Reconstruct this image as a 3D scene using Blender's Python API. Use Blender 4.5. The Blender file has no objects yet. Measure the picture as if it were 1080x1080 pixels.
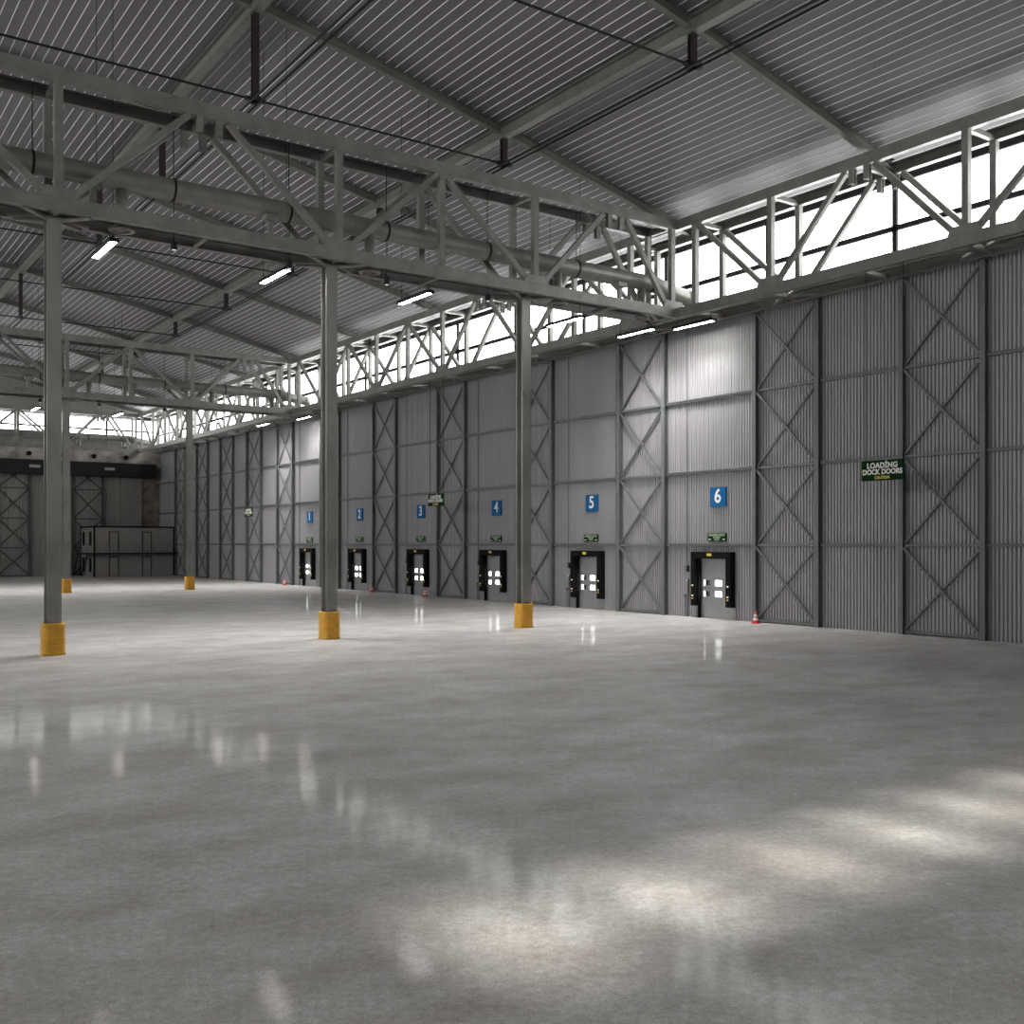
import bpy, bmesh, math, random
from mathutils import Vector, Matrix
R = math.radians
random.seed(4)
S = bpy.context.scene
COL = S.collection

# ------------------------------------------------------------------ camera, world, sun, exposure
YAW = math.atan((540 + 235) / 1094.0)          # direction of the long wall against the view axis
cam = bpy.data.cameras.new('camera'); cam_o = bpy.data.objects.new('camera', cam); COL.objects.link(cam_o)
cam_o.location = (0, 0, 4.0); cam_o.rotation_euler = (R(90), 0, -YAW)
cam.sensor_width = 36; cam.lens = 1094 / 1080 * 36; cam.shift_y = 33.3 / 1080
cam.clip_end = 600; cam.clip_start = .1
S.camera = cam_o
S.view_settings.view_transform = 'Standard'; S.view_settings.look = 'None'
S.view_settings.gamma = 1; S.view_settings.use_curve_mapping = False
S.view_settings.exposure = 0.15
w = bpy.data.worlds.new('overcast'); S.world = w; w.use_nodes = True
w.node_tree.nodes['Background'].inputs[0].default_value = (1, .995, .99, 1)
w.node_tree.nodes['Background'].inputs[1].default_value = 10.0
sun = bpy.data.lights.new('sun', 'SUN'); sun_o = bpy.data.objects.new('sun', sun); COL.objects.link(sun_o)
sun.energy = 6.0; sun.angle = R(3); sun.color = (1, .93, .86)
sun_o.location = (10, -40, 50)
sun_o.rotation_euler = (R(90 - 42.4), 0, R(4))      # from behind the camera, through the near clerestory
try:
    S.cycles.max_bounces = 7; S.cycles.diffuse_bounces = 5; S.cycles.glossy_bounces = 3
    S.cycles.transparent_max_bounces = 12; S.cycles.sample_clamp_indirect = 4.0
    S.cycles.caustics_reflective = False; S.cycles.caustics_refractive = False
except Exception: pass

# ------------------------------------------------------------------ layout (metres; floor z = 0, x to the dock wall, y along it)
XW = 40.8; XL = -33.0; YN = -12.0; YB = 140.5; YBL = 137.2
P = 49.3; T1 = 40.05; T2 = T1 + P; T3 = T1 + 2 * P
ZB0, ZB1, ZT0, ZT1 = 15.72, 16.22, 20.28, 20.8     # chords of the box trusses
ZSILL = 16.8; ZGL = 20.85
def roofz(x):
    pts = [(-40, 19.2), (XL, 21.0), (-20.4, 23.7), (-8.6, 26.0), (3.6, 27.0), (15.7, 26.0), (27.9, 23.7), (40.2, 21.0), (43.2, 20.9)]
    for (a, b), (c, d) in zip(pts, pts[1:]):
        if x <= c: return b + (d - b) * (x - a) / (c - a)
    return pts[-1][1]
def area(name, loc, rot, sx, sy, e=0, portal=False, col=(1, 1, 1), spread=180):
    l = bpy.data.lights.new(name, 'AREA'); l.shape = 'RECTANGLE'; l.size = sx; l.size_y = sy; l.energy = e
    l.color = col; l.spread = R(spread)
    if portal: l.cycles.is_portal = True
    o = bpy.data.objects.new(name, l); o.location = loc; o.rotation_euler = rot; COL.objects.link(o); return o
# sky portals in the clerestory openings (they add no light of their own)
area('portal_right', (41.6, 64.2, 18.4), (0, R(90), 0), 4.8, 152, portal=True)
area('portal_left', (XL - .5, 64.2, 18.3), (0, R(-90), 0), 5.6, 152, portal=True)
area('portal_back', (4, YB + .6, 18.4), (R(-90), 0, 0), 74, 4.8, portal=True)
area('portal_near', (4, YN - .6, 18.4), (R(90), 0, 0), 74, 4.8, portal=True)

# ------------------------------------------------------------------ materials
def mat(name, col, rough=.5, metal=0, var=0.0, scale=1.0, bump=0.0, bscale=40, emit=None, spec=.5, var2=None, stretch=(1, 1, 1)):
    m = bpy.data.materials.new(name); m.use_nodes = True; nt = m.node_tree; b = nt.nodes['Principled BSDF']
    b.inputs['Base Color'].default_value = (*col, 1); b.inputs['Roughness'].default_value = rough
    b.inputs['Metallic'].default_value = metal; b.inputs['Specular IOR Level'].default_value = spec
    if emit: b.inputs['Emission Color'].default_value = (*emit[0], 1); b.inputs['Emission Strength'].default_value = emit[1]
    if var or bump:
        tc = nt.nodes.new('ShaderNodeTexCoord'); mp = nt.nodes.new('ShaderNodeMapping'); mp.inputs['Scale'].default_value = stretch
        nt.links.new(tc.outputs['Object'], mp.inputs[0])
    if var:
        n = nt.nodes.new('ShaderNodeTexNoise'); n.inputs['Scale'].default_value = scale; n.inputs['Detail'].default_value = 6
        n.inputs['Roughness'].default_value = .6
        nt.links.new(mp.outputs[0], n.inputs['Vector'])
        r = nt.nodes.new('ShaderNodeValToRGB'); r.color_ramp.elements[0].position = .3; r.color_ramp.elements[1].position = .7
        c2 = var2 or col
        r.color_ramp.elements[0].color = (*[c * (1 - var) for c in col], 1)
        r.color_ramp.elements[1].color = (*[min(1, c * (1 + var)) for c in c2], 1)
        nt.links.new(n.outputs['Fac'], r.inputs[0]); nt.links.new(r.outputs[0], b.inputs['Base Color'])
    if bump:
        n2 = nt.nodes.new('ShaderNodeTexNoise'); n2.inputs['Scale'].default_value = bscale; n2.inputs['Detail'].default_value = 4
        nt.links.new(mp.outputs[0], n2.inputs['Vector'])
        bp = nt.nodes.new('ShaderNodeBump'); bp.inputs['Strength'].default_value = bump; bp.inputs['Distance'].default_value = .01
        nt.links.new(n2.outputs['Fac'], bp.inputs['Height']); nt.links.new(bp.outputs[0], b.inputs['Normal'])
    return m
M = {}
M['steel'] = mat('painted_steel', (.218, .213, .203), .42, 0, .22, 1.3, .15, 60)
M['post'] = mat('post_steel', (.125, .135, .135), .5, 0, .15, 2)
M['column'] = mat('column_steel', (.25, .25, .235), .38, .15, .28, 1.1, .1, 30, stretch=(1, 1, .35))
M['siding'] = mat('wall_siding', (.315, .307, .318), .5, 0, .1, .35, stretch=(1, 1, .3))
M['siding_back'] = mat('back_siding', (.27, .258, .25), .6, 0, .2, .5, stretch=(1, 1, .3))
M['roof'] = mat('roof_sheet', (.165, .157, .172), .5, 0, .12, .25, stretch=(1, .2, 1))
M['seam'] = mat('roof_seam', (.88, .87, .88), .4)
M['rafter'] = mat('rafter_steel', (.18, .178, .165), .5, 0, .2, 1)
M['duct'] = mat('duct_metal', (.24, .235, .215), .42, .2, .18, 1.5)
M['black'] = mat('black_rubber', (.004, .004, .004), .8, 0, spec=.15)
M['dark'] = mat('dark_metal', (.016, .016, .016), .6, spec=.25)
M['brown'] = mat('brown_metal', (.035, .027, .025), .6)
M['white'] = mat('white_paint', (.8, .8, .78), .5)
M['yellow'] = mat('yellow_plastic', (.74, .42, .045), .5, 0, .12, 3)
M['blue'] = mat('blue_sign', (.002, .10, .27), .6, spec=.2)
M['green'] = mat('green_sign', (.001, .026, .004), .7, spec=.1)
M['greenedge'] = mat('green_edge', (.06, .10, .02), .5)
M['mark'] = mat('yellow_text', (.75, .55, .08), .5)
M['pale'] = mat('pale_text', (.42, .52, .36), .5)
M['leaf'] = mat('door_leaf', (.27, .27, .275), .5, 0, .08, 2)
M['orange'] = mat('cone_orange', (.75, .05, .035), .45)
M['frame'] = mat('window_frame', (.006, .006, .006), .7)
M['lamp'] = mat('lamp_tube', (.9, .9, .9), .5, emit=((1, .98, .95), 55))
M['led'] = mat('spot_lens', (.9, .9, .9), .5, emit=((1, .98, .95), .5))
M['beacon'] = mat('beacon', (.9, .85, .6), .5, emit=((1, .9, .6), .25))
M['conduit'] = mat('conduit', (.16, .16, .16), .45, .2)
M['office'] = mat('office_panel', (.25, .235, .225), .6, 0, .1, 1.2)
M['postdark'] = mat('dark_bracing', (.06, .06, .058), .6)
M['rust'] = mat('rusty_plate', (.13, .105, .09), .7, 0, .6, .9, .2, 5, var2=(.2, .16, .13))
def concrete_wall():
    m = mat('stained_concrete', (.30, .27, .25), .8, 0, .45, .55, .3, 6, var2=(.38, .345, .32)); return m
M['concrete'] = concrete_wall()
def glass():
    m = bpy.data.materials.new('clear_glass'); m.use_nodes = True; nt = m.node_tree; nt.nodes.clear()
    o = nt.nodes.new('ShaderNodeOutputMaterial'); t = nt.nodes.new('ShaderNodeBsdfTransparent'); g = nt.nodes.new('ShaderNodeBsdfGlossy')
    g.inputs['Roughness'].default_value = .05; mx = nt.nodes.new('ShaderNodeMixShader'); mx.inputs[0].default_value = .06
    t.inputs[0].default_value = (.97, .98, .97, 1)
    nt.links.new(t.outputs[0], mx.inputs[1]); nt.links.new(g.outputs[0], mx.inputs[2]); nt.links.new(mx.outputs[0], o.inputs[0]); return m
M['glass'] = glass()
def floor_mat():
    m = bpy.data.materials.new('polished_concrete'); m.use_nodes = True; nt = m.node_tree; b = nt.nodes['Principled BSDF']; L = nt.links.new
    tc = nt.nodes.new('ShaderNodeTexCoord')
    def noise(sc, det, ro, st=(1, 1, 1)):
        mp = nt.nodes.new('ShaderNodeMapping'); mp.inputs['Scale'].default_value = st; mp.inputs['Rotation'].default_value = (0, 0, R(35))
        L(tc.outputs['Object'], mp.inputs[0]); n = nt.nodes.new('ShaderNodeTexNoise'); n.inputs['Scale'].default_value = sc
        n.inputs['Detail'].default_value = det; n.inputs['Roughness'].default_value = ro; L(mp.outputs[0], n.inputs['Vector']); return n.outputs['Fac']
    def ramp(x, a, b_, ca, cb):
        r = nt.nodes.new('ShaderNodeValToRGB'); r.color_ramp.elements[0].position = a; r.color_ramp.elements[1].position = b_
        r.color_ramp.elements[0].color = (*ca, 1); r.color_ramp.elements[1].color = (*cb, 1); L(x, r.inputs[0]); return r.outputs[0]
    def mul(x, y):
        k = nt.nodes.new('ShaderNodeMix'); k.data_type = 'RGBA'; k.blend_type = 'MULTIPLY'; k.inputs[0].default_value = 1
        L(x, k.inputs[6]); L(y, k.inputs[7]); return k.outputs[2]
    base = ramp(noise(.3, 10, .68, (1, 1.8, 1)), .38, .62, (.56, .533, .512), (.76, .755, .74))
    blot = ramp(noise(1.1, 10, .75), .4, .58, (.84, .832, .825), (1.0, 1.0, 1.0))
    fine = ramp(noise(9, 10, .88), .4, .6, (.70, .695, .69), (1.12, 1.12, 1.12))
    grain = ramp(noise(50, 4, .8), .4, .6, (.74, .74, .74), (1.12, 1.12, 1.12))
    L(mul(mul(mul(base, blot), fine), grain), b.inputs['Base Color'])
    rr = ramp(noise(.5, 6, .6), .3, .7, (.42, .42, .42), (.55, .55, .55)); L(rr, b.inputs['Roughness'])
    b.inputs['Specular IOR Level'].default_value = .35
    b.inputs['Coat Weight'].default_value = .12; b.inputs['Coat Roughness'].default_value = .055; b.inputs['Coat IOR'].default_value = 1.4
    bp = nt.nodes.new('ShaderNodeBump'); bp.inputs['Strength'].default_value = .22; bp.inputs['Distance'].default_value = .004
    L(noise(45, 6, .7), bp.inputs['Height']); L(bp.outputs[0], b.inputs['Normal']); b2 = nt.nodes.new('ShaderNodeBump'); b2.inputs['Strength'].default_value = .045; b2.inputs['Distance'].default_value = .004
    L(noise(60, 3, .7), b2.inputs['Height']); L(b2.outputs[0], b.inputs['Coat Normal'])
    return m
M['floor'] = floor_mat()

# ------------------------------------------------------------------ mesh helpers
class MB:
    def __init__(s): s.v = []; s.f = []; s.m = []
    def face(s, pts, mi=0):
        b = len(s.v); s.v += [tuple(p) for p in pts]; s.f.append(tuple(range(b, b + len(pts)))); s.m.append(mi)
    def hexa(s, c, mi=0):                       # 8 corners: bottom 4 ccw, top 4
        b = len(s.v); s.v += [tuple(p) for p in c]
        for q in ((0, 3, 2, 1), (4, 5, 6, 7), (0, 1, 5, 4), (1, 2, 6, 5), (2, 3, 7, 6), (3, 0, 4, 7)):
            s.f.append(tuple(b + i for i in q)); s.m.append(mi)
    def box(s, x0, x1, y0, y1, z0, z1, mi=0):
        s.hexa([(x0, y0, z0), (x1, y0, z0), (x1, y1, z0), (x0, y1, z0), (x0, y0, z1), (x1, y0, z1), (x1, y1, z1), (x0, y1, z1)], mi); return s
    def frame(s, p0, p1, up):
        p0, p1 = Vector(p0), Vector(p1); d = (p1 - p0).normalized(); u = d.cross(Vector(up)).normalized(); v = u.cross(d); return p0, p1, u, v
    def bar(s, p0, p1, up, u0, u1, v0, v1, mi=0):
        p0, p1, u, v = s.frame(p0, p1, up)
        c = [p + u * a + v * b for p in (p0, p1) for a, b in ((u0, v0), (u1, v0), (u1, v1), (u0, v1))]; s.hexa(c, mi); return s
    def I(s, p0, p1, up, w, d, t=.03, mi=0):    # flanges w wide at +-d/2 along 'up'
        s.bar(p0, p1, up, -w / 2, w / 2, d / 2 - t, d / 2, mi); s.bar(p0, p1, up, -w / 2, w / 2, -d / 2, -d / 2 + t, mi)
        s.bar(p0, p1, up, -t / 2, t / 2, -d / 2 + t, d / 2 - t, mi); return s
    def C(s, p0, p1, up, w, d, side, t=.03, mi=0):   # web on the side +-1 of u, flanges pointing back
        a, b = (w / 2 - t, w / 2) if side > 0 else (-w / 2, -w / 2 + t)
        s.bar(p0, p1, up, a, b, -d / 2, d / 2, mi)
        c, e = (-w / 2, w / 2 - t) if side > 0 else (-w / 2 + t, w / 2)
        s.bar(p0, p1, up, c, e, d / 2 - t, d / 2, mi); s.bar(p0, p1, up, c, e, -d / 2, -d / 2 + t, mi); return s
    def tube(s, p0, p1, r0, r1=None, n=12, mi=0, caps=True):
        r1 = r0 if r1 is None else r1
        up = (0, 0, 1) if abs((Vector(p1) - Vector(p0)).normalized().z) < .9 else (1, 0, 0)
        p0, p1, u, v = s.frame(p0, p1, up); b = len(s.v)
        for p, r in ((p0, r0), (p1, r1)):
            for k in range(n):
                a = 2 * math.pi * k / n; s.v.append(tuple(p + (u * math.cos(a) + v * math.sin(a)) * r))
        for k in range(n): s.f.append((b + k, b + (k + 1) % n, b + n + (k + 1) % n, b + n + k)); s.m.append(mi)
        if caps:
            s.f.append(tuple(b + k for k in reversed(range(n)))); s.m.append(mi); s.f.append(tuple(b + n + k for k in range(n))); s.m.append(mi)
        return s
    def lathe(s, c, prof, n=24, mi=0, axis='z'):     # prof: (r, h) list, optional material index third
        b = len(s.v)
        for q in prof:
            for k in range(n):
                a = 2 * math.pi * k / n
                s.v.append((c[0] + q[0] * math.cos(a), c[1] + q[0] * math.sin(a), c[2] + q[1]))
        for i in range(len(prof) - 1):
            for k in range(n):
                s.f.append((b + i * n + k, b + i * n + (k + 1) % n, b + (i + 1) * n + (k + 1) % n, b + (i + 1) * n + k))
                s.m.append(prof[i][2] if len(prof[i]) > 2 else mi)
        return s
    def prism(s, pts, a, b_, plane, mi=0):          # polygon in a plane ('xz' extrude y, 'yz' extrude x)
        f = (lambda p, t: (p[0], t, p[1])) if plane == 'xz' else (lambda p, t: (t, p[0], p[1]))
        n = len(pts); k = len(s.v); s.v += [f(p, a) for p in pts] + [f(p, b_) for p in pts]
        s.f.append(tuple(range(k, k + n))); s.m.append(mi); s.f.append(tuple(range(k + 2 * n - 1, k + n - 1, -1))); s.m.append(mi)
        for i in range(n): s.f.append((k + i, k + (i + 1) % n, k + n + (i + 1) % n, k + n + i)); s.m.append(mi)
        return s
    def build(s, name, mats, parent=None, smooth=False, origin=None):
        if not isinstance(mats, (list, tuple)): mats = [mats]
        o0 = Vector(origin) if origin is not None else Vector((0, 0, 0))
        if parent is None and origin is None and s.v:
            xs, ys, zs = zip(*s.v); o0 = Vector(((min(xs) + max(xs)) / 2, (min(ys) + max(ys)) / 2, min(zs)))
        me = bpy.data.meshes.new(name); me.from_pydata([tuple(Vector(v) - o0) for v in s.v], [], s.f)
        for m in mats: me.materials.append(m)
        if len(mats) > 1: me.polygons.foreach_set('material_index', s.m)
        bm = bmesh.new(); bm.from_mesh(me); bmesh.ops.recalc_face_normals(bm, faces=bm.faces); bm.to_mesh(me); bm.free()
        if smooth:
            for p in me.polygons: p.use_smooth = len(p.vertices) == 4
        o = bpy.data.objects.new(name, me); COL.objects.link(o); o.location = o0
        if parent is not None: o.parent = parent; o.location = (0, 0, 0)
        return o
def tag(o, label=None, cat=None, group=None, kind=None):
    if label: o['label'] = label
    if cat: o['category'] = cat
    if group: o['group'] = group
    if kind: o['kind'] = kind
    return o
def empty(name, loc=(0, 0, 0), label=None, cat=None, group=None, kind=None):
    o = bpy.data.objects.new(name, None); COL.objects.link(o); o.location = loc; o.empty_display_size = .3
    return tag(o, label, cat, group, kind)
def copy_tree(o, parent=None):
    kids = list(o.children); c = o.copy(); COL.objects.link(c)
    if parent is not None: c.parent = parent
    for k in kids: copy_tree(k, c)
    return c
def text(name, body, mtl, size, loc, rot, parent, sx=1.0, bold=.0, ext=.005, space=1.0):
    cu = bpy.data.curves.new(name, 'FONT'); cu.body = body; cu.size = size; cu.align_x = 'CENTER'; cu.align_y = 'CENTER'
    cu.extrude = ext; cu.offset = bold; cu.space_character = space; cu.materials.append(mtl)
    tmp = bpy.data.objects.new(name, cu); me = bpy.data.meshes.new_from_object(tmp); bpy.data.objects.remove(tmp); bpy.data.curves.remove(cu)
    me.name = name; t = bpy.data.objects.new(name, me); COL.objects.link(t); t.location = loc; t.rotation_euler = rot; t.scale = (sx, 1, 1)
    t.parent = parent; return t
def struct(o): o['kind'] = 'structure'; return o

# ------------------------------------------------------------------ bays of the dock wall
POSTS = [8.0, 11.9, 16.0, 19.8, 23.63, 27.45, 31.98, 35.87, 42.5, 46.3, 52.85, 56.6, 63.18, 66.95, 73.44, 77.3, 83.76, 87.5, 93.87, 97.6, 101.9, 105.8, 110.0, 113.9, 118.1, 121.9, 126.1, 129.9]
XBAYS = [(8.0, 11.9), (16.0, 19.8), (23.63, 27.45), (31.98, 35.87), (42.5, 46.3), (52.85, 56.6), (63.18, 66.95), (73.44, 77.3), (83.76, 87.5), (93.87, 97.6), (101.9, 105.8), (110.0, 113.9), (118.1, 121.9), (126.1, 129.9)]
DOORS = [(6, 35.87, 42.5), (5, 46.3, 52.85), (4, 56.6, 63.18), (3, 66.95, 73.44), (2, 77.3, 83.76), (1, 87.5, 93.87)]
GZ = [3.92, 7.84, 11.76]                        # girt heights

# ------------------------------------------------------------------ floor
fl = MB(); fl.box(XL - .3, XW + .3, YN - .3, YB + .3, -.3, 0); struct(fl.build('floor', M['floor'], origin=(0, 0, 0)))

# ------------------------------------------------------------------ dock wall, corrugated, with an opening at each door
def corrug(mb, along, a0, a1, z0, z1, plane, pitch, depth, sgn, mi=0):
    """trapezoid ribs; plane = coordinate of the valley, ribs stick out by depth*sgn"""
    pts = []; k = math.floor(a0 / pitch)
    while k * pitch < a1:
        for f_, h in ((0, 0), (.2, 0), (.32, 1), (.88, 1)):
            pts.append((k * pitch + f_ * pitch, h))
        k += 1
    pts.append((k * pitch, 0))
    out = []
    for i, (a, h) in enumerate(pts):
        if a < a0:
            if i + 1 < len(pts) and pts[i + 1][0] > a0:
                b, g = pts[i + 1]; out.append((a0, h + (g - h) * (a0 - a) / (b - a)))
        elif a > a1:
            p, g = pts[i - 1]
            if p < a1: out.append((a1, g + (h - g) * (a1 - p) / (a - p)))
            break
        else: out.append((a, h))
    b0 = len(mb.v)
    for a, h in out:
        c = plane + sgn * depth * h
        for z in (z0, z1): mb.v.append((c, a, z) if along == 'y' else (a, c, z))
    for i in range(len(out) - 1):
        q = b0 + 2 * i; mb.f.append((q, q + 2, q + 3, q + 1)); mb.m.append(mi)
OL = 1.1; OR = 1.47; OH = 3.3                              # half width and height of an opening
def dc(b0): return b0 + 3.0
wr = MB(); y = YN
for n, a, b in DOORS:
    c = dc(a); corrug(wr, 'y', y, c - OR, 0, ZSILL, XW, .18, .07, -1)
    corrug(wr, 'y', c - OR, c + OL, OH, ZSILL, XW, .18, .07, -1); y = c + OL
corrug(wr, 'y', y, YB, 0, ZSILL, XW, .18, .07, -1)
y = YN                                            # solid backing, same openings
for n, a, b in DOORS:
    c = dc(a); wr.box(XW + .002, XW + .2, y, c - OR, 0, ZSILL); wr.box(XW + .002, XW + .2, c - OR, c + OL, OH, ZSILL); y = c + OL
wr.box(XW + .002, XW + .2, y, YB, 0, ZSILL)
struct(wr.build('wall_right', M['siding']))
MULL = 7.4
# ------------------------------------------------------------------ clerestory windows
def clerestory(name, along, plane, out, a0, a1, z0, z1, start, step, fr=.24, zm=18.27):
    e = empty(name, (0, 0, 0), kind='structure')
    f = MB()
    def bx(mb, p, q, s, t, za, zb):
        lo, hi = (min(s, t), max(s, t))
        if along == 'y': mb.box(lo, hi, p, q, za, zb)
        else: mb.box(p, q, lo, hi, za, zb)
    th = .14 * out
    bx(f, a0, a1, plane, plane + th, z0, z0 + .18); bx(f, a0, a1, plane, plane + th, z1 - .55, z1)
    f.build('window_frame', M['frame'], e)
    bar = MB(); bx(bar, a0, a1, plane, plane + th, zm - .12, zm + .12); bar.build('transom', M['frame'], e)
    cuts = [a0]; c = start
    while c < a1 - .2:
        if c > a0 + .2:
            mb = MB(); bx(mb, c - fr / 2, c + fr / 2, plane, plane + th, z0 + .18, z1 - .55); mb.build('mullion', M['frame'], e); cuts.append(c)
        c += step
    cuts.append(a1)
    for p, q in zip(cuts, cuts[1:]):
        mb = MB(); bx(mb, p + .02, q - .02, plane + .06 * out, plane + .075 * out, z0 + .1, z1 - .1); mb.build('window_pane', M['glass'], e)
    return e
clerestory('window_1', 'y', 41.25, 1, YN, YB + .6, ZSILL, ZGL, 28.3 - 5 * MULL, MULL)
clerestory('window_2', 'x', YB + .35, 1, XL, 41.2, 17.3, ZGL, 1.55, 6.7, zm=18.85)
# ledges closing the wall heads under the glass
lb = MB(); lb.box(XW + .2, 41.6, YN, YB + 1, ZSILL - .2, ZSILL); struct(lb.build('trim_1', M['siding']))

# ------------------------------------------------------------------ back wall
bw = MB(); corrug(bw, 'x', XL, XW, 0, 15.68, YBL, .3, .05, -1); bw.box(XL, XW, YBL + .002, YB + .7, 0, 15.68); struct(bw.build('wall_back', M['siding_back']))
cb = MB(); cb.box(XL, XW, YB, YB + .5, 15.68, 17.32)
struct(cb.build('wall_back_upper', M['siding_back']))
lb = MB(); lb.box(XL, XW, YB - .1, YB, 17.1, 17.3); struct(lb.build('trim_2', M['siding_back']))
# concrete band with round vents
bd = MB(); bd.box(XL + .1, XW - .05, YBL - .7, YBL - .05, 13.8, 15.65)
band = tag(bd.build('concrete_beam', M['concrete']), 'stained pale concrete band along the far wall below its windows', 'beam')
for i, x in enumerate((24.9, 28.6, 32.4, 36.3)):
    v = MB(); v.tube((x, YBL - .7, 14.95), (x, YBL - .95, 14.95), .28, n=20)
    o = v.build('vent_cap', M['black'])
    tag(o, 'round black cap on the far concrete band, %s' % ('leftmost, near the picture edge', 'just right of the nearest column', 'above the left end of the cabin', 'rightmost, towards the corner')[i], 'vent', 'black round caps on the concrete band')
cbm = MB(); cbm.I((XL + .1, YBL - 1.2, 13.3), (39.9, YBL - 1.2, 13.3), (0, 0, 1), .8, 1.75, .08); cbm.bar((XL + .1, YBL - 1.55, 13.3), (39.9, YBL - 1.55, 13.3), (0, 0, 1), -.02, .02, -.78, .78)
g = empty('crane_girder', (0, 0, 0), 'long black steel girder running across the far wall under the concrete band', 'girder')
cbm.build('girder', M['dark'], g)
for x in (25.4, 34.1):
    pl = MB(); pl.box(x - .6, x + .6, YBL - 1.66, YBL - 1.57, 13.2, 13.55); o = pl.build('plaque', M['siding'], g); o['label'] = 'pale grey plaque on the black girder'
rp = MB(); rp.box(38.4, 40.7, YBL - .25, YBL - .06, 6.4, 13.6); tag(rp.build('rusty_panel', M['rust']), 'brown rust stained sheet on the far wall beside the right corner', 'panel')
dp = MB(); dp.box(35.8, 38.35, YBL - .5, YBL - .06, 0, 13.6); tag(dp.build('dark_panel', M['office']), 'dark grey full height panel on the far wall left of the rusty sheet', 'panel')
# braced frames on the far wall
def xframe(along, plane, a0, a1, zs, name, label, cat, group, pw=.26, sgn=-1, brw=.11, bottom=True, topz=None, mt='post'):
    e = empty(name, (plane, (a0 + a1) / 2, 0) if along == 'y' else ((a0 + a1) / 2, plane, 0), label, cat, group)
    ex, ey = e.location.x, e.location.y
    def pt(a, off, z): return (plane + off - ex, a - ey, z) if along == 'y' else (a - ex, plane + off - ey, z)
    nrm = (sgn, 0, 0) if along == 'y' else (0, sgn, 0)
    for a in (a0, a1):
        m = MB(); m.I(pt(a, sgn * .17, 0), pt(a, sgn * .17, zs[-1]), nrm, pw, .30, .03); m.build('post', M[mt], e)
    lv = [0.12 if bottom else 0] + list(zs)
    for i in range(len(lv)):
        if i == len(lv) - 1 and topz is None: continue
        m = MB(); z = lv[i]; m.bar(pt(a0 + pw / 2, sgn * .12, z), pt(a1 - pw / 2, sgn * .12, z), (0, 0, 1), -.07, .07, -.06, .06); m.build('girt', M[mt], e)
    for z0, z1 in zip(lv, lv[1:]):
        m = MB(); m.bar(pt(a0 + pw / 2, sgn * .24, z0 + .1), pt(a1 - pw / 2, sgn * .24, z1 - .1), nrm, -brw / 2, brw / 2, -.04, .04); m.build('cross_brace', M[mt], e)
        m = MB(); m.bar(pt(a0 + pw / 2, sgn * .15, z1 - .1), pt(a1 - pw / 2, sgn * .15, z0 + .1), nrm, -brw / 2, brw / 2, -.04, .04); m.build('cross_brace', M[mt], e)
    return e
for i, (a, b) in enumerate(((21.45, 25.1), (30.05, 33.6))):
    xframe('x', YBL - .05, a, b, (3.5, 7.1, 10.75, 13.7), 'braced_wall_frame',
           ('cross-braced dark steel frame on the far wall at the left picture edge', 'cross-braced dark steel frame on the far wall behind the left end of the cabin')[i], 'bracing', 'braced frames on the far wall', brw=.16, mt='postdark')
    
# ------------------------------------------------------------------ braced frames and girts of the dock wall
nam = {35.87: 'between dock door six and the plain bay with the near hanging sign', 31.98: 0}
xl = ['just past the right picture edge', 'past the right picture edge', 'at the right edge of the photo', 'just right of dock door six',
      'between dock doors five and six', 'between dock doors four and five, partly behind a column', 'between dock doors three and four', 'between dock doors two and three', 'between dock doors one and two, mostly behind a column',
      'directly left of dock door one', 'behind the smallest hanging sign', 'fourth braced bay from the far end', 'third braced bay from the far end', 'second braced bay from the far end, behind the slim far column']
xl[13] = 'last braced bay before the far corner, beside the cabin'; xl[12] = 'right of the slim far column'; xl[11] = 'third braced bay from the far corner'
for i, (a, b) in enumerate(XBAYS):
    if i < 2: continue
    xframe('y', XW - .05, a, b, (GZ[0], GZ[1], GZ[2], ZB0 + .02), 'braced_wall_frame', 'cross-braced grey frame on corrugated wall, ' + xl[i], 'bracing', 'braced frames along the dock wall', pw=.25)
plain = [(19.8, 23.63, 'past the right picture edge'), (27.45, 31.98, 'behind the near hanging green sign')] + [(a, b, 'over dock door ' + ('?', 'one', 'two', 'three', 'four', 'five', 'six')[n]) for n, a, b in DOORS] + \
        [(97.6, 101.9, 'two bays left of dock door one'), (105.8, 110.0, 'left of the small far hanging sign'), (113.9, 118.1, 'third plain bay from the far corner'), (121.9, 126.1, 'second plain bay from the far corner, by the slim column'), (129.9, YBL - .1, 'plain end bay in the far corner')]
for a, b, wh in plain:
    for k, z in enumerate(GZ):
        m = MB(); m.bar((XW - .14, a + .14, z), (XW - .14, b - .14, z), (0, 0, 1), -.08, .08, -.065, .065); m.bar((XW - .2, a + .14, z + .065), (XW - .2, b - .14, z + .065), (0, 0, 1), -.06, .06, -.02, .02)
        tag(m.build('wall_girt', M['post']), '%s horizontal grey wall rail, %s' % (('lowest', 'middle', 'highest')[k], wh), 'rail', 'horizontal rails on the dock wall')

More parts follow.
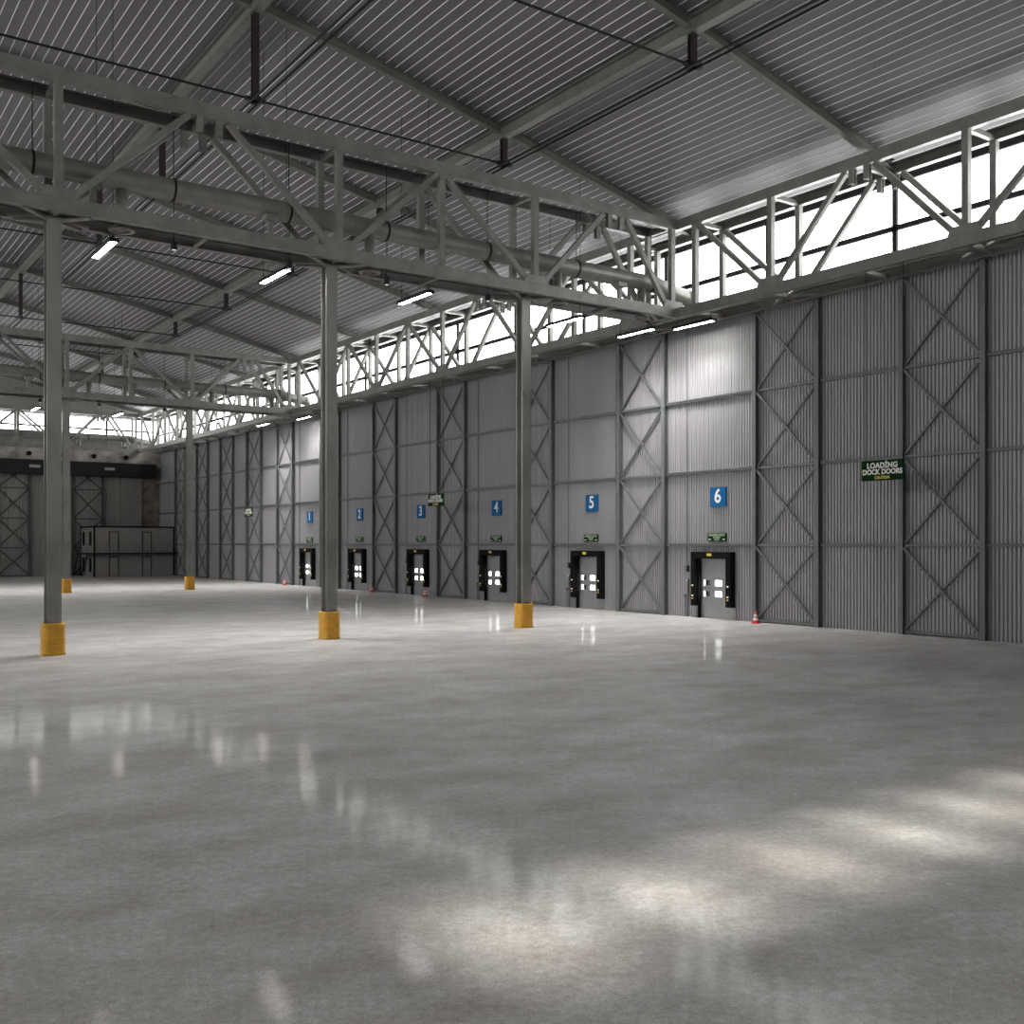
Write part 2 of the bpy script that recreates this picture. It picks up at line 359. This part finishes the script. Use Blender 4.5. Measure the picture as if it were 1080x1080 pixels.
# ------------------------------------------------------------------ left and near walls (outside the picture, closing the hall)
lw = MB(); lw.box(XL - .3, XL, YN, YB, 0, 15.6); struct(lw.build('wall_left', M['siding']))
clerestory('window_3', 'y', XL - .1, -1, YN, YB + .6, 15.6, 21.1, YN + 6, MULL)  # unseen clerestory, added and sized for fill light from the left
nw = MB(); nw.box(XL, 41.6, YN - .3, YN, 0, ZSILL)
nw.box(XL, 6.9, YN - .3, YN, ZSILL, 21.2)
for k in range(9):                                 # unseen piers and short window strip, shaped to drop the sun in separate pools
    x = 8.35 + k * 2.2; nw.box(x, x + .65, YN - .3, YN, 18.05, 19.95)
nw.box(28.0, 41.6, YN - .3, YN, ZSILL, 21.2); nw.box(6.9, 28.0, YN - .3, YN, ZSILL, 18.05); nw.box(6.9, 28.0, YN - .3, YN, 19.95, 21.2)
e4 = empty('window_4', (0, 0, 0), kind='structure'); q = MB(); q.box(6.9, 28.0, YN - .2, YN - .18, 18.0, 20.0); q.build('window_pane', M['glass'], e4)
gb = MB(); gb.prism([(XL, 21.0), (41.6, 21.0)] + [(x, roofz(x) + .05) for x in (41.6, 40.2, 27.9, 15.7, 3.6, -8.6, -20.4, XL)], YN - .3, YN, 'xz')
struct(nw.build('wall_near', M['siding'])); struct(gb.build('wall_near_gable', M['siding']))
gb = MB(); gb.prism([(XL, 20.8), (41.6, 20.8)] + [(x, roofz(x) + .05) for x in (41.6, 40.2, 27.9, 15.7, 3.6, -8.6, -20.4, XL)], YB + .3, YB + .6, 'xz')
struct(gb.build('wall_back_gable', M['siding_back']))

# ------------------------------------------------------------------ roof sheets with standing seams
rf = MB(); st = .46; x = XL - .6; xs = []
while x < 43.0: xs.append(x); x += st
Y0, Y1 = YN - .6, YB + .9
for a, b in zip(xs, xs[1:]):
    za, zb = roofz(a), roofz(b); s1 = b - .034; zs = roofz(s1)
    rf.face([(a, Y0, za), (s1, Y0, zs), (s1, Y1, zs), (a, Y1, za)], 0)
    rf.face([(s1, Y0, zs), (s1 + .006, Y0, zs - .02), (s1 + .006, Y1, zs - .02), (s1, Y1, zs)], 1)
    rf.face([(s1 + .006, Y0, zs - .02), (b - .006, Y0, zb - .02), (b - .006, Y1, zb - .02), (s1 + .006, Y1, zs - .02)], 1)
    rf.face([(b - .006, Y0, zb - .02), (b, Y0, zb), (b, Y1, zb), (b - .006, Y1, zb - .02)], 1)
    rf.face([(a, Y0, za + .12), (b, Y0, zb + .12), (b, Y1, zb + .12), (a, Y1, za + .12)], 0)
struct(rf.build('ceiling', [M['roof'], M['seam']], origin=(0, 0, 0)))

# long purlin beams under the roof and the rafters between them
BX = {3.6: 'past the left picture edge', 15.7: 'crossing the upper left of the photo', 27.9: 'crossing the middle of the roof'}
for x, wh in BX.items():
    if x < 10: continue
    m = MB(); z = roofz(x) - .36; m.I((x, YN, z), (x, YB, z), (0, 0, 1), .42, .62, .05)
    tag(m.build('roof_beam', M['rafter']), 'long heavy steel beam under the roof, ' + wh, 'beam', 'long beams under the roof')
RY = [T1 + 12.325 * k for k in range(-3, 9)]
rwh = {-3: 0, -2: 0, -1: 'nearest one at top right', 0: 'directly above the near cross truss', 1: 'just beyond the near cross truss', 2: 'second beyond the near cross truss', 3: 'third beyond the near cross truss',
       4: 'above the middle cross truss', 5: 'first beyond the middle cross truss', 6: 'second beyond the middle cross truss', 7: 'third beyond the middle cross truss', 8: 'above the farthest cross truss'}
HANG = []
for k, yy in zip(range(-3, 9), RY):
    if k < -1: continue
    bxs = [3.6, 15.7, 27.9, 40.2]
    nmz = ('ridge side span', 'middle span', 'span landing on the dock wall truss')
    for j, (a, b) in enumerate(zip(bxs, bxs[1:])):
        m = MB(); za, zb = roofz(a) - .26, roofz(b) - .26
        m.I((a + .2, yy, za), (b - (.2 if b < 40 else 0), yy, zb), (0, 0, 1), .3, .42, .035)
        tag(m.build('rafter', M['rafter']), 'sloping rafter, %s, %s' % (rwh[k], nmz[j]), 'rafter', 'sloping rafters under the roof sheets')
# hangers with thin rods and paired cable runs
ZTIE = 21.9
for k, yy in zip(range(-3, 9), RY):
    if k < -1 or k > 6: continue
    for x in (15.7, 27.9):
        e = empty('hanger_post', (x, yy, ZTIE), 'dark brown hanger under the %s long beam, %s' % ('left' if x < 20 else 'middle', rwh[k].replace('nearest one at top right', 'nearest to the camera')), 'hanger', 'dark hangers under the long roof beams')
        m = MB(); m.I((0, 0, 0), (0, 0, roofz(x) - .67 - ZTIE), (0, 1, 0), .26, .26, .03); m.build('post', M['brown'], e)
        m = MB(); m.box(-.42, .42, -.1, .1, -.1, .02); m.box(-.12, .12, -.35, .35, -.1, .0); m.build('foot_plate', M['brown'], e)
    m = MB(); m.tube((4, yy + .05, ZTIE - .02), (28.1, yy + .05, ZTIE - .02), .045, n=6)
    tag(m.build('tie_rod', M['dark']), 'thin dark rod across the hall, ' + rwh[k].replace('nearest one at top right', 'nearest to the camera'), 'rod', 'thin cross rods under the roof')
for x, wh in ((15.7, 'left'), (27.9, 'middle')):
    for s in (-1, 1):
        m = MB(); m.tube((x + s * .16, YN + .1, ZTIE - .12), (x + s * .16, YB - 8, ZTIE - .12), .05, n=6)
        tag(m.build('cable_run', M['dark']), 'thin black pipe under the %s roof beam, %s of its pair' % (wh, 'left' if s < 0 else 'right'), 'pipe', 'paired thin pipes under the roof beams')

# ------------------------------------------------------------------ box trusses
def box_truss(name, label, along, q0, q1, s0, s1, bottom, top_v, top_stub, facesgn=-1, group='box trusses', skipend=False, cols=()):
    """along 'x': s = x, q = y (q0 nearer the room side). bottom / top_v / top_stub: node positions along s."""
    e = empty(name, ((s0 + s1) / 2, (q0 + q1) / 2, ZB0) if along == 'x' else ((q0 + q1) / 2, (s0 + s1) / 2, ZB0), label, 'truss', group)
    ox, oy, oz = e.location
    def pt(s, q, z): return (s - ox, q - oy, z - oz) if along == 'x' else (q - ox, s - oy, z - oz)
    nrm = (0, 1, 0) if along == 'x' else (1, 0, 0); cw = .3
    zb, zt = (ZB0 + ZB1) / 2, (ZT0 + ZT1) / 2; hb = ZB1 - ZB0; ht = ZT1 - ZT0
    for q, qs in ((q0 + cw / 2, -1), (q1 - cw / 2, 1)):
        for nm, z, h in (('bottom_chord', zb, hb), ('top_chord', zt, ht)):
            m = MB(); d = (Vector(pt(s1, q, z)) - Vector(pt(s0, q, z))).normalized(); u = d.cross(Vector((0, 0, 1)))
            side = qs if u.dot(Vector(nrm)) > 0 else -qs
            m.C(pt(s0, q, z), pt(s1, q, z), (0, 0, 1), cw, h, side, .035); m.build(nm, M['steel'], e)
        for s in bottom:
            m = MB(); face = q - cw / 2 - .02 if qs < 0 else q + cw / 2 + .0
            poly = [(s - .75, ZB1 - .05), (s + .75, ZB1 - .05), (s + .58, ZB1 + .34), (s - .58, ZB1 + .34)]
            m.prism([(p[0] - (ox if along == 'x' else oy), p[1] - oz) for p in poly], (face - .0) - (oy if along == 'x' else ox), (face + .03) - (oy if along == 'x' else ox), 'xz' if along == 'x' else 'yz')
            m.build('gusset_plate', M['steel'], e)
        vs = sorted(set(list(bottom) + list(top_v)))
        for s in vs:
            if s < s0 + .1 or s > s1 - .1: continue
            m = MB(); m.bar(pt(s, q, ZB1), pt(s, q, ZT0), nrm, -.14, .14, -.13, .13); m.build('vertical_post', M['steel'], e)
        tops = sorted(list(top_v) + list(top_stub))
        for s in top_stub:
            for dx in (-.38, .38):
                m = MB(); m.I(pt(s + dx, q, ZT0 - .62), pt(s + dx, q, ZT0), nrm, .27, .22, .03); m.build('hanging_stub', M['steel'], e)
        for b in bottom:
            for t in tops:
                if abs(b - t) < 6.2:
                    sg = 1 if t > b else -1
                    m = MB(); m.bar(pt(b + sg * .45, q, ZB1 + .1), pt(t - sg * (.18 if t not in top_stub else .75), q, ZT0 - .02), nrm, -.12, .12, -.11, .11); m.build('diagonal_brace', M['steel'], e)
    qa, qb = q0 + cw, q1 - cw
    for s in sorted(list(bottom) + list(top_v) + list(top_stub)):
        if s < s0 or s > s1: continue
        m = MB(); m.bar(pt(s, qa, ZT0 + .12), pt(s, qb, ZT0 + .12), (0, 0, 1), -.1, .1, -.1, .1); m.build('cross_strut', M['steel'], e)
        m = MB(); m.bar(pt(s, qa, ZB0 + .1), pt(s, qb, ZB0 + .1), (0, 0, 1), -.1, .1, -.08, .08); m.build('cross_strut', M['steel'], e)
    qm = (qa + qb) / 2
    for s in bottom:                                # little star of plan braces above each support
        for sg in (-1, 1):
            for qq in (qa, qb):
                if s0 < s + sg * 1.3 < s1:
                    m = MB(); m.bar(pt(s + sg * .2, qm, ZB0 + .06), pt(s + sg * 1.35, qq, ZB0 + .06), (0, 0, 1), -.08, .08, -.05, .05); m.build('plan_brace', M['steel'], e)
    return e
CX = [8.1, 18.95, 29.05]
for T, wh in ((T1, 'nearest, spanning the photo above the three near columns'), (T2, 'middle one, seen smaller behind the near columns'), (T3, 'farthest one, in front of the far windows')):
    box_truss('box_truss', 'grey steel box truss across the hall, ' + wh, 'x', T - 1.05, T + 1.05, -2.6, 38.1, [-2.4] + CX + [37.9], [2.85, 23.9], [13.5, 34.0], group='cross trusses')
q0, q1 = 38.1, 40.4
nodes_b = [32.87 + 9.86 * k for k in range(-5, 12)]; nodes_t = [37.8 + 9.86 * k for k in range(-5, 12)]
for s0, s1, wh in ((YN + .2, T1 - 1.05 - .0, 'nearest length, at the right'), (T1 - 1.05, T2 - 1.05, 'middle length between the near and middle cross trusses'), (T2 - 1.05, T3 - 1.05, 'far length running to the back corner'),):
    tv = [n for n in nodes_t if s0 + .3 < n < s1 - .2]; stub = [n for n in tv if any(abs(n - k) < .6 for k in (27.94, 57.5, 77.24 + 49.3 - 19.7))]
    tv = [n for n in tv if n not in stub]
    box_truss('wall_truss', 'grey box truss above the dock wall, ' + wh, 'y', q0, q1, s0 + .01, s1 - .01, [n for n in nodes_b if s0 + .3 < n < s1 - .2], tv, stub, group='trusses along the dock wall')

# ------------------------------------------------------------------ columns and yellow guards
def column():
    e = empty('steel_column')
    m = MB(); m.I((0, 0, .02), (0, 0, ZB0 - .12), (0, 1, 0), .5, .5, .045); m.build('shaft', M['column'], e)
    m = MB(); m.box(-.3, .3, -.3, .3, ZB0 - .12, ZB0 - .02); m.build('cap_plate', M['steel'], e)
    m = MB(); m.box(-.34, .34, -.34, .34, 0, .04); m.build('base_plate', M['steel'], e)
    for sx in (-1, 1):
        m = MB(); m.bar((sx * .2, -.1, ZB0 - .08), (sx * 1.1, -.85, ZB0 - .02), (0, 0, 1), -.09, .09, -.05, .03); m.build('head_brace', M['steel'], e)
        m = MB(); m.bar((sx * .2, .1, ZB0 - .08), (sx * 1.1, .85, ZB0 - .02), (0, 0, 1), -.09, .09, -.05, .03); m.build('head_brace', M['steel'], e)
    return e
def rrect(w, r, n=6):
    pts = []
    for cx, cy, a0 in ((1, 1, 0), (-1, 1, 90), (-1, -1, 180), (1, -1, 270)):
        for k in range(n + 1):
            a = R(a0 + 90 * k / n); pts.append((cx * (w / 2 - r) + r * math.cos(a), cy * (w / 2 - r) + r * math.sin(a)))
    return pts
def guard():
    m = MB(); H = 1.14; nr = 11; rings = []
    zz = [0.0, .03]
    prof = [(0, -.012), (.02, 0)]
    for k in range(nr):
        z0 = .04 + k * (H - .08) / nr; h = (H - .08) / nr
        prof += [(z0, 0), (z0 + h * .42, .006), (z0 + h * .5, -.05), (z0 + h * .94, -.05)]
    prof += [(H - .03, 0), (H, -.02)]
    n = None
    for z, off in prof:
        ring = rrect(.78 + 2 * off, .19 + off); n = len(ring); m.v += [(p[0], p[1], z) for p in ring]
    for i in range(len(prof) - 1):
        for k in range(n): m.f.append((i * n + k, i * n + (k + 1) % n, (i + 1) * n + (k + 1) % n, (i + 1) * n + k)); m.m.append(0)
    b = (len(prof) - 1) * n; ins = rrect(.54, .03); b2 = len(m.v); m.v += [(p[0], p[1], H) for p in ins]; b3 = len(m.v); m.v += [(p[0], p[1], 0) for p in ins]
    for k in range(n):
        m.f.append((b + k, b + (k + 1) % n, b2 + (k + 1) % n, b2 + k)); m.m.append(0); m.f.append((b2 + k, b2 + (k + 1) % n, b3 + (k + 1) % n, b3 + k)); m.m.append(0)
    o = m.build('column_guard', M['yellow'], origin=(0, 0, 0)); return o
c0 = column(); g0 = guard(); first = True
for (x, y, wh) in ((8.1, T1, 'leftmost of the three near ones'), (18.95, T1, 'middle one of the three near ones'), (29.05, T1, 'rightmost of the three near ones'),
                   (19.15, T2 + .3, 'far one seen just right of the leftmost near column'), (29.2, T2 + .3, 'far slim one by the back corner of the dock wall')):
    c, g = (c0, g0) if first else (copy_tree(c0), copy_tree(g0)); first = False
    c.location = (x, y, 0); g.location = (x, y, .042 - .04)
    tag(c, 'tall grey steel H column, ' + wh, 'column', 'steel columns'); tag(g, 'ribbed yellow column guard, ' + wh.replace('ones', 'guards'), 'column guard', 'yellow column guards')

# ------------------------------------------------------------------ ducts inside the cross trusses
def duct(T, wh, zc=17.58):
    e = empty('ventilation_duct', (18, T, zc), 'round grey ventilation pipe inside the cross truss, ' + wh, 'duct', 'round ventilation ducts'); r = .42
    m = MB(); x0, x1 = -2.2, 37.3; n = 28
    m.tube((x0 - 18, 0, 0), (x1 - 18, 0, 0), r, n=n, caps=False)
    xx = x0
    while xx < x1: m.tube((xx - 18, 0, 0), (xx + .05 - 18, 0, 0), r + .01, n=n, caps=False); xx += .75
    m.build('pipe', M['duct'], e, smooth=True)
    m = MB(); pts = [(x1, 0, 0), (x1 + .5, .0, -.05), (x1 + 1.0, .35, -.2), (x1 + 1.3, 1.1, -.3)]
    pts = [(37.3, 0, 0), (38.0, 0, -.1), (38.8, 0, -.28), (39.9, 0, -.4)]
    for a, b in zip(pts, pts[1:]): m.tube((a[0] - 18, a[1], a[2]), (b[0] - 18, b[1], b[2]), r, r, n=n, caps=False)
    m.lathe((pts[-1][0] - 18, 0, -.4), [(.02, -.4), (.3, -.36), (.44, -.2), (.46, 0), (.44, .2), (.3, .36), (.02, .4)], n=20)
    m.build('end_elbow', M['duct'], e, smooth=True)
    for xx in (2.4, 7.4, 12.4, 17.1, 21.6, 26.9, 32.2, 37.2):
        m = MB(); m.tube((xx - .04 - 18, 0, 0), (xx + .04 - 18, 0, 0), r + .03, n=n); m.build('strap', M['dark'], e)
        m = MB(); m.tube((xx - 18, -.1, r), (xx - 18, -.1, ZT0 + .1 - zc), .02, n=6); m.build('hanger_rod', M['dark'], e)
    for xx in (10.5, 20.85, 31.1, 36.6):
        m = MB(); m.tube((xx - 18, 0, -.25), (xx - 18, 0, 15.9 - zc), .23, n=18); d = m.build('drop_pipe', M['duct'], e, smooth=True)
        m = MB(); m.lathe((xx - 18, 0, 15.66 - zc), [(.2, .25), (.47, .06), (.47, 0), (.32, .0), (.3, .08), (.12, .1), (.1, .02), (.01, .02)], n=28); f = m.build('ring_diffuser', M['duct'], e)
    for xx in (9.4, 16.2, 24.3, 34.8):
        m = MB(); m.box(xx - .28 - 18, xx + .28 - 18, -.62, -.2, -.62, -.4); m.box(xx - .1 - 18, xx + .1 - 18, -.42, -.25, -1.3, -.6); m.build('support_bracket', M['steel'], e)
    return e
duct(T1, 'nearest'); duct(T2, 'middle one'); duct(T3, 'farthest one')

# ------------------------------------------------------------------ lamps
def lamp(cl):
    e = empty('pendant_lamp'); Lh = 1.45
    m = MB(); m.box(-.18, .18, -Lh, Lh, .04, .15); m.box(-.18, -.14, -Lh, Lh, -.006, .04); m.box(.14, .18, -Lh, Lh, -.006, .04)
    m.box(-.18, .18, -Lh, -Lh + .05, -.006, .04); m.box(-.18, .18, Lh - .05, Lh, -.006, .04); m.build('housing', M['dark'], e)
    for sx in (-1, 1):
        m = MB(); m.box(sx * .065 - .05, sx * .065 + .05, -Lh + .07, Lh - .07, .0, .04); m.build('tube', M['lamp'], e)
    for sy in (-1.25, 1.25):
        m = MB(); m.tube((0, sy, .15), (0, sy, .4), .02, n=6); m.tube((0, sy, .4), (0, sy, cl), .012, n=6); m.build('suspension_cable', M['dark'], e)
    return e
lampwh = ['leftmost of the near row', 'second of the near row', 'third of the near row', 'fourth of the near row, behind the right column', 'fifth of the near row, beside the wall truss']
lampw2 = ['far left', 'seen left of the far column', 'seen right of the far column', 'fourth', 'nearest the dock wall']
LP = [(x, 42.15, 15.42, lampwh[i]) for i, x in enumerate((10.4, 17.4, 24.3, 33.2, 38.1))] + [(39.25, 38.9, 15.45, 'at the joint of near cross truss and dock wall')] + \
     [(x, 95.4, 15.42, 'row beyond the middle cross truss, ' + lampw2[i]) for i, x in enumerate((10.6, 17.9, 24.7, 33.6, 38.2))] + [(39.25, 88.3, 15.45, 'at the joint of middle cross truss and dock wall')]
for x, y, z, wh in LP:
    c = lamp((roofz(x) - z) if x < 39 else .27)
    c.location = (x, y, z); tag(c, 'slim black tube lamp, ' + wh, 'lamp', 'pendant tube lamps')
    wash = x > 39
    a = area('lamp_light', (x, y, z - .06), (0, 0, 0), .3, 2.8, 380 if not wash else 260, col=(1, .98, .96), spread=125 if not wash else 108)
# small cylinder spots hanging from the duct straps
def spot():
    e = empty('spot_lamp')
    m = MB(); m.tube((0, 0, 0), (0, 0, .3), .12, n=16); m.build('housing', M['dark'], e)
    m = MB(); m.tube((0, 0, -.012), (0, 0, .0), .075, n=16); m.build('lens', M['led'], e)
    m = MB(); m.tube((0, 0, .3), (0, 0, 1.88), .015, n=6); m.build('cable', M['dark'], e)
    return e
s0 = spot(); first = True
for T, tw in ((T1, 'near'), (T2, 'middle')):
    for i, x in enumerate((7.4, 12.4, 17.1, 21.6, 26.9)):
        if i == 0: x = 6.25
        c = s0 if first else copy_tree(s0); first = False
        c.location = (x, T - .15, 15.25); tag(c, 'small black spotlight below the %s cross truss, %s from the left' % (tw, ('first', 'second', 'third', 'fourth', 'fifth')[i]), 'spotlight', 'small hanging spotlights')

# ------------------------------------------------------------------ dock doors
RW = (R(90), 0, R(-90))                           # faces -x
NW = {1: 'one', 2: 'two', 3: 'three', 4: 'four', 5: 'five', 6: 'six'}
def dock(n, a):
    c = dc(a); x = XW
    d = empty('door_%d' % n, (x, c, 0), kind='structure')
    # leaf with four windows
    m = MB(); X0, X1 = .03, .09
    cols = [(-OR, -.5), (-.5, .07), (.07, .34), (.34, .9), (.9, OL)]; rows = [(0, 1.13), (1.13, 1.48), (1.48, 1.71), (1.71, 2.07), (2.07, OH)]
    for j, (z0, z1) in enumerate(rows):
        for i, (y0, y1) in enumerate(cols):
            if j in (1, 3) and i in (1, 3): continue
            m.box(X0, X1, y0, y1, z0, z1)
    for z in (.0, .55, 1.03, 2.2, 2.75): m.box(X0 - .012, X0, -OR, OL, z + .01, z + .035)
    m.build('door_leaf', M['leaf'], d)
    for i in (1, 3):
        for j in (1, 3):
            g = MB(); g.box(X0 + .02, X0 + .035, cols[i][0], cols[i][1], rows[j][0], rows[j][1]); g.build('window_pane', M['glass'], d)
            g = MB(); y0, y1 = cols[i]; z0, z1 = rows[j]
            for q in ((y0, y0 + .03, z0, z1), (y1 - .03, y1, z0, z1), (y0, y1, z0, z0 + .03), (y0, y1, z1 - .03, z1)): g.box(X0 - .01, X1, *q)
            g.build('pane_frame', M['leaf'], d)
    g = MB(); g.box(-.24, -.05, OL - .13, OL - .04, 0, OH); g.build('guide_rail', M['black'], d)
    # shelter pads
    e = empty('dock_shelter', (x, c, 0), 'black padded dock shelter framing dock door %s' % NW[n], 'dock shelter', 'black dock shelters')
    for s in (-1, 1):
        y0, y1 = (1.04, 1.4) if s > 0 else (-1.5, -1.13)
        q = MB(); q.box(-.42, -.05, y0, y1, .66, 3.2); q.box(-.44, -.42, y0 + .04, y1 - .04, .72, 3.2); p = q.build('side_pad', M['black'], e)
        for z, mt in ((1.75, M['beacon']), (1.2, M['beacon']), (1.05, M['mark'])):
            q = MB(); q.box(-.475, -.44, (y0 + y1) / 2 - .045, (y0 + y1) / 2 + .045, z - .04, z + .04); k = q.build('signal_light', mt, p)
    q = MB(); q.box(-.42, -.05, -1.5, 1.4, 3.2, 3.56); q.box(-.44, -.42, -1.46, 1.36, 3.23, 3.52); p = q.build('top_pad', M['black'], e)
    q = MB(); q.box(-.46, -.44, -.16, .16, 3.34, 3.48); k = q.build('label_plate', M['mark'], p); k['label'] = 'small yellow plate on the lintel'
    # control station and its conduit
    t = empty('control_station', (x - .07, c + 1.95, 0), 'slim control box with switches and pipe on the wall left of dock door %s' % NW[n], 'control box', 'door control boxes')
    q = MB(); q.box(-.1, .0, -.1, .0, 2.45, 2.8); q.build('switch_box', M['dark'], t)
    q = MB(); q.box(-.08, .0, .04, .2, 2.55, 2.61); q.box(-.08, .0, .04, .2, 2.72, 2.78); q.build('bracket', M['post'], t)
    q = MB(); q.box(-.1, .0, -.1, .0, 1.35, 2.05); q.build('control_panel', M['conduit'], t)
    q = MB(); q.box(-.12, -.1, -.08, -.02, 1.95, 2.02); q.build('indicator', M['white'], t)
    q = MB(); q.box(-.09, .0, .12, .22, 1.05, 1.22); q.build('socket', M['post'], t)
    q = MB(); q.tube((-.06, -.05, 0), (-.06, -.05, 1.35), .03, n=8); q.tube((-.06, .17, 0), (-.06, .17, 1.05), .025, n=8); q.tube((-.06, .02, 2.8), (-.06, .02, ZB0 - .1), .025, n=8); q.build('conduit', M['conduit'], t)
    # number board
    s = empty('number_sign', (x - .12, c - .36, 6.47), 'square blue sign bearing the white numeral %s' % NW[n], 'sign', 'blue number signs')
    q = MB(); q.box(-.05, .05, -.56, .56, -.52, .52); q.build('board', M['blue'], s)
    text('number', str(n), M['white'], 1.03, (-.058, 0, 0.02), RW, s, .95, .02)
    # small green sign
    s = empty('dock_sign', (x - .13, c - .27, 4.35), 'small dark green sign with pale lettering above dock door %s' % NW[n], 'sign', 'small green signs over the doors')
    q = MB(); q.box(-.03, .04, -.66, .66, -.22, .22); q.build('board', M['green'], s)
    q = MB(); q.box(-.035, -.03, -.66, .66, .17, .22); q.build('edge_strip', M['greenedge'], s)
    text('lettering', 'LOADING DOCK', M['pale'], .16, (-.036, 0, .095), RW, s, .95, .003)
    text('lettering', 'DOORS', M['pale'], .14, (-.036, 0, -.03), RW, s, 1.05, .003)
    text('lettering', 'CAUTION', M['pale'], .09, (-.036, 0, -.14), RW, s, .9, .002)
    for sy in (-.5, .5):
        q = MB(); q.box(-.036, -.03, sy - .09, sy + .09, -.15, -.1); q.build('dash_mark', M['white'], s)
    # loading lift mast outside, seen through the windows
    q = MB(); q.box(x + .42, x + .52, c + .84, c + 1.12, 0, 3.0)
    tag(q.build('dock_mast', M['black']), 'black upright outside, seen through the windows of dock door %s' % NW[n], 'post', 'black uprights outside the dock doors')
for n, a, b in DOORS: dock(n, a)

# ------------------------------------------------------------------ hanging signs
def hsign(y, wh):
    e = empty('hanging_sign', (38.1, y, 7.1), 'green hanging LOADING DOCK DOORS board, ' + wh, 'sign', 'green hanging signs')
    q = MB(); q.box(-.03, .03, -1.02, 1.02, -.43, .43); q.build('board', M['green'], e)
    text('lettering', 'LOAD\u0130NG', M['white'], .315, (-.04, 0, .2), RW, e, .98, .012, space=1.05)
    text('lettering', 'DOCK DOORS', M['white'], .30, (-.04, 0, -.07), RW, e, .95, .012, space=1.02)
    t = text('lettering', 'CAUTION', M['mark'], .17, (-.04, 0, -.31), RW, e, .95, .006); t['label'] = 'small yellow word at the foot of the sign'
    for s in (-.97, .84):
        q = MB(); q.tube((0, s, .43), (0, s, ZB0 - 7.1), .014, n=6); q.build('cable', M['dark'], e)
hsign(26.7, 'nearest, at the right of the photo'); hsign(63.1, 'middle one, beside blue sign three'); hsign(98.9, 'farthest and smallest, left of dock door one')

# ------------------------------------------------------------------ cones
def cone():
    e = empty('traffic_cone')
    m = MB(); m.lathe((0, 0, 0), [(.01, .03), (.165, .03, 0), (.135, .16, 1), (.11, .29, 0), (.095, .35, 1), (.07, .46, 0), (.035, .62, 0), (.01, .62)], n=20); m.build('cone_body', [M['orange'], M['white']], e, smooth=True)
    m = MB(); m.box(-.2, .2, -.2, .2, 0, .035); m.build('base', M['orange'], e); return e
k0 = cone(); first = True
for x, y, wh in ((39.95, 35.3, 'to the right of dock door six'), (39.9, 54.3, 'beside the rightmost yellow column guard'), (39.95, 67.75, 'to the right of dock door three'), (39.95, 76.4, 'to the right of dock door two'), (39.95, 94.4, 'farthest one, left of dock door one')):
    c = k0 if first else copy_tree(k0); first = False
    c.location = (x, y, .001); c.rotation_euler = (0, 0, random.uniform(0, 1.5)); tag(c, 'orange and white striped traffic cone by the wall, ' + wh, 'traffic cone', 'traffic cones')

# ------------------------------------------------------------------ two storey cabin in the far corner
cx0, cx1, cy0, cy1, H = 30.9, 40.35, 129.9, 136.6, 5.95
ox, oy = (cx0 + cx1) / 2, (cy0 + cy1) / 2
e = empty('site_cabin', (ox, oy, 0), 'two storey grey panel cabin with gallery in the far corner', 'cabin')
m = MB(); m.box(cx0 - ox, cx1 - ox, cy0 - oy, cy1 - oy, 0, H); m.build('body', M['office'], e)
m = MB()
for x in (cx0, cx1): m.box(x - ox - .09, x - ox + .09, cy0 - oy - .06, cy0 - oy + .12, 0, H + .02)
m.box(cx0 - ox - .09, cx0 - ox + .05, cy1 - oy - .2, cy1 - oy, 0, H)
m.box(cx0 - ox - .09, cx1 - ox + .09, cy0 - oy - .06, cy1 - oy, H - .02, H + .16); m.build('corner_frame', M['black'], e)
for z0 in (0.02, 3.0):
    for px in (33.15, 37.05):
        d = MB(); a = px - ox; d.box(a - .5, a + .5, cy0 - oy - .03, cy0 - oy, z0, z0 + 2.35); dd = d.build('door', M['office'], e)
        d = MB(); f = cy0 - oy
        for q in ((a - .58, a - .48, z0, z0 + 2.45), (a + .48, a + .58, z0, z0 + 2.45), (a - .58, a + .58, z0 + 2.35, z0 + 2.45)): d.box(q[0], q[1], f - .07, f - .01, q[2], q[3])
        d.build('door_frame', M['dark'], dd)
for z0 in (.55, 3.75):
    for yy in (131.2, 134.6):
        d = MB(); d.box(cx0 - ox - .05, cx0 - ox, yy - oy, yy - oy + 1.0, z0, z0 + 1.7); d.build('slot_window', M['black'], e)
d = MB(); d.box(cx0 - ox - 1.6, cx1 - ox + .2, cy0 - oy - 1.1, cy0 - oy - .07, 2.72, 2.9); d.build('gallery_deck', M['dark'], e)
d = MB(); d.box(cx0 - ox - 1.6, cx0 - ox - .1, cy0 - oy - .07, cy0 - oy + 2.4, 2.72, 2.9); d.build('stair_landing', M['dark'], e)
d = MB(); x = cx0 - ox - 1.55
while x < cx1 - ox + .2: d.tube((x, cy0 - oy - 1.07, 2.9), (x, cy0 - oy - 1.07, 3.95), .018, n=5); x += .5
d.tube((cx0 - ox - 1.6, cy0 - oy - 1.07, 3.95), (cx1 - ox + .2, cy0 - oy - 1.07, 3.95), .02, n=5); d.build('railing', M['post'], e)
d = MB()
for yy in (cy0 - oy + 2.4, cy0 - oy + 3.3): d.bar((cx0 - ox - .75, yy + 3.0, .05), (cx0 - ox - .75, yy, 2.8), (0, 0, 1), -.55, -.48, -.12, .12); d.bar((cx0 - ox - .75, yy + 3.0, .05), (cx0 - ox - .75, yy, 2.8), (0, 0, 1), .48, .55, -.12, .12); break
for k in range(14):
    f = (k + .5) / 14; d.box(cx0 - ox - 1.25, cx0 - ox - .25, cy0 - oy + 2.4 + 3.0 * (1 - f), cy0 - oy + 2.68 + 3.0 * (1 - f), .05 + 2.75 * f - .02, .05 + 2.75 * f + .02)
d.build('staircase', M['dark'], e)
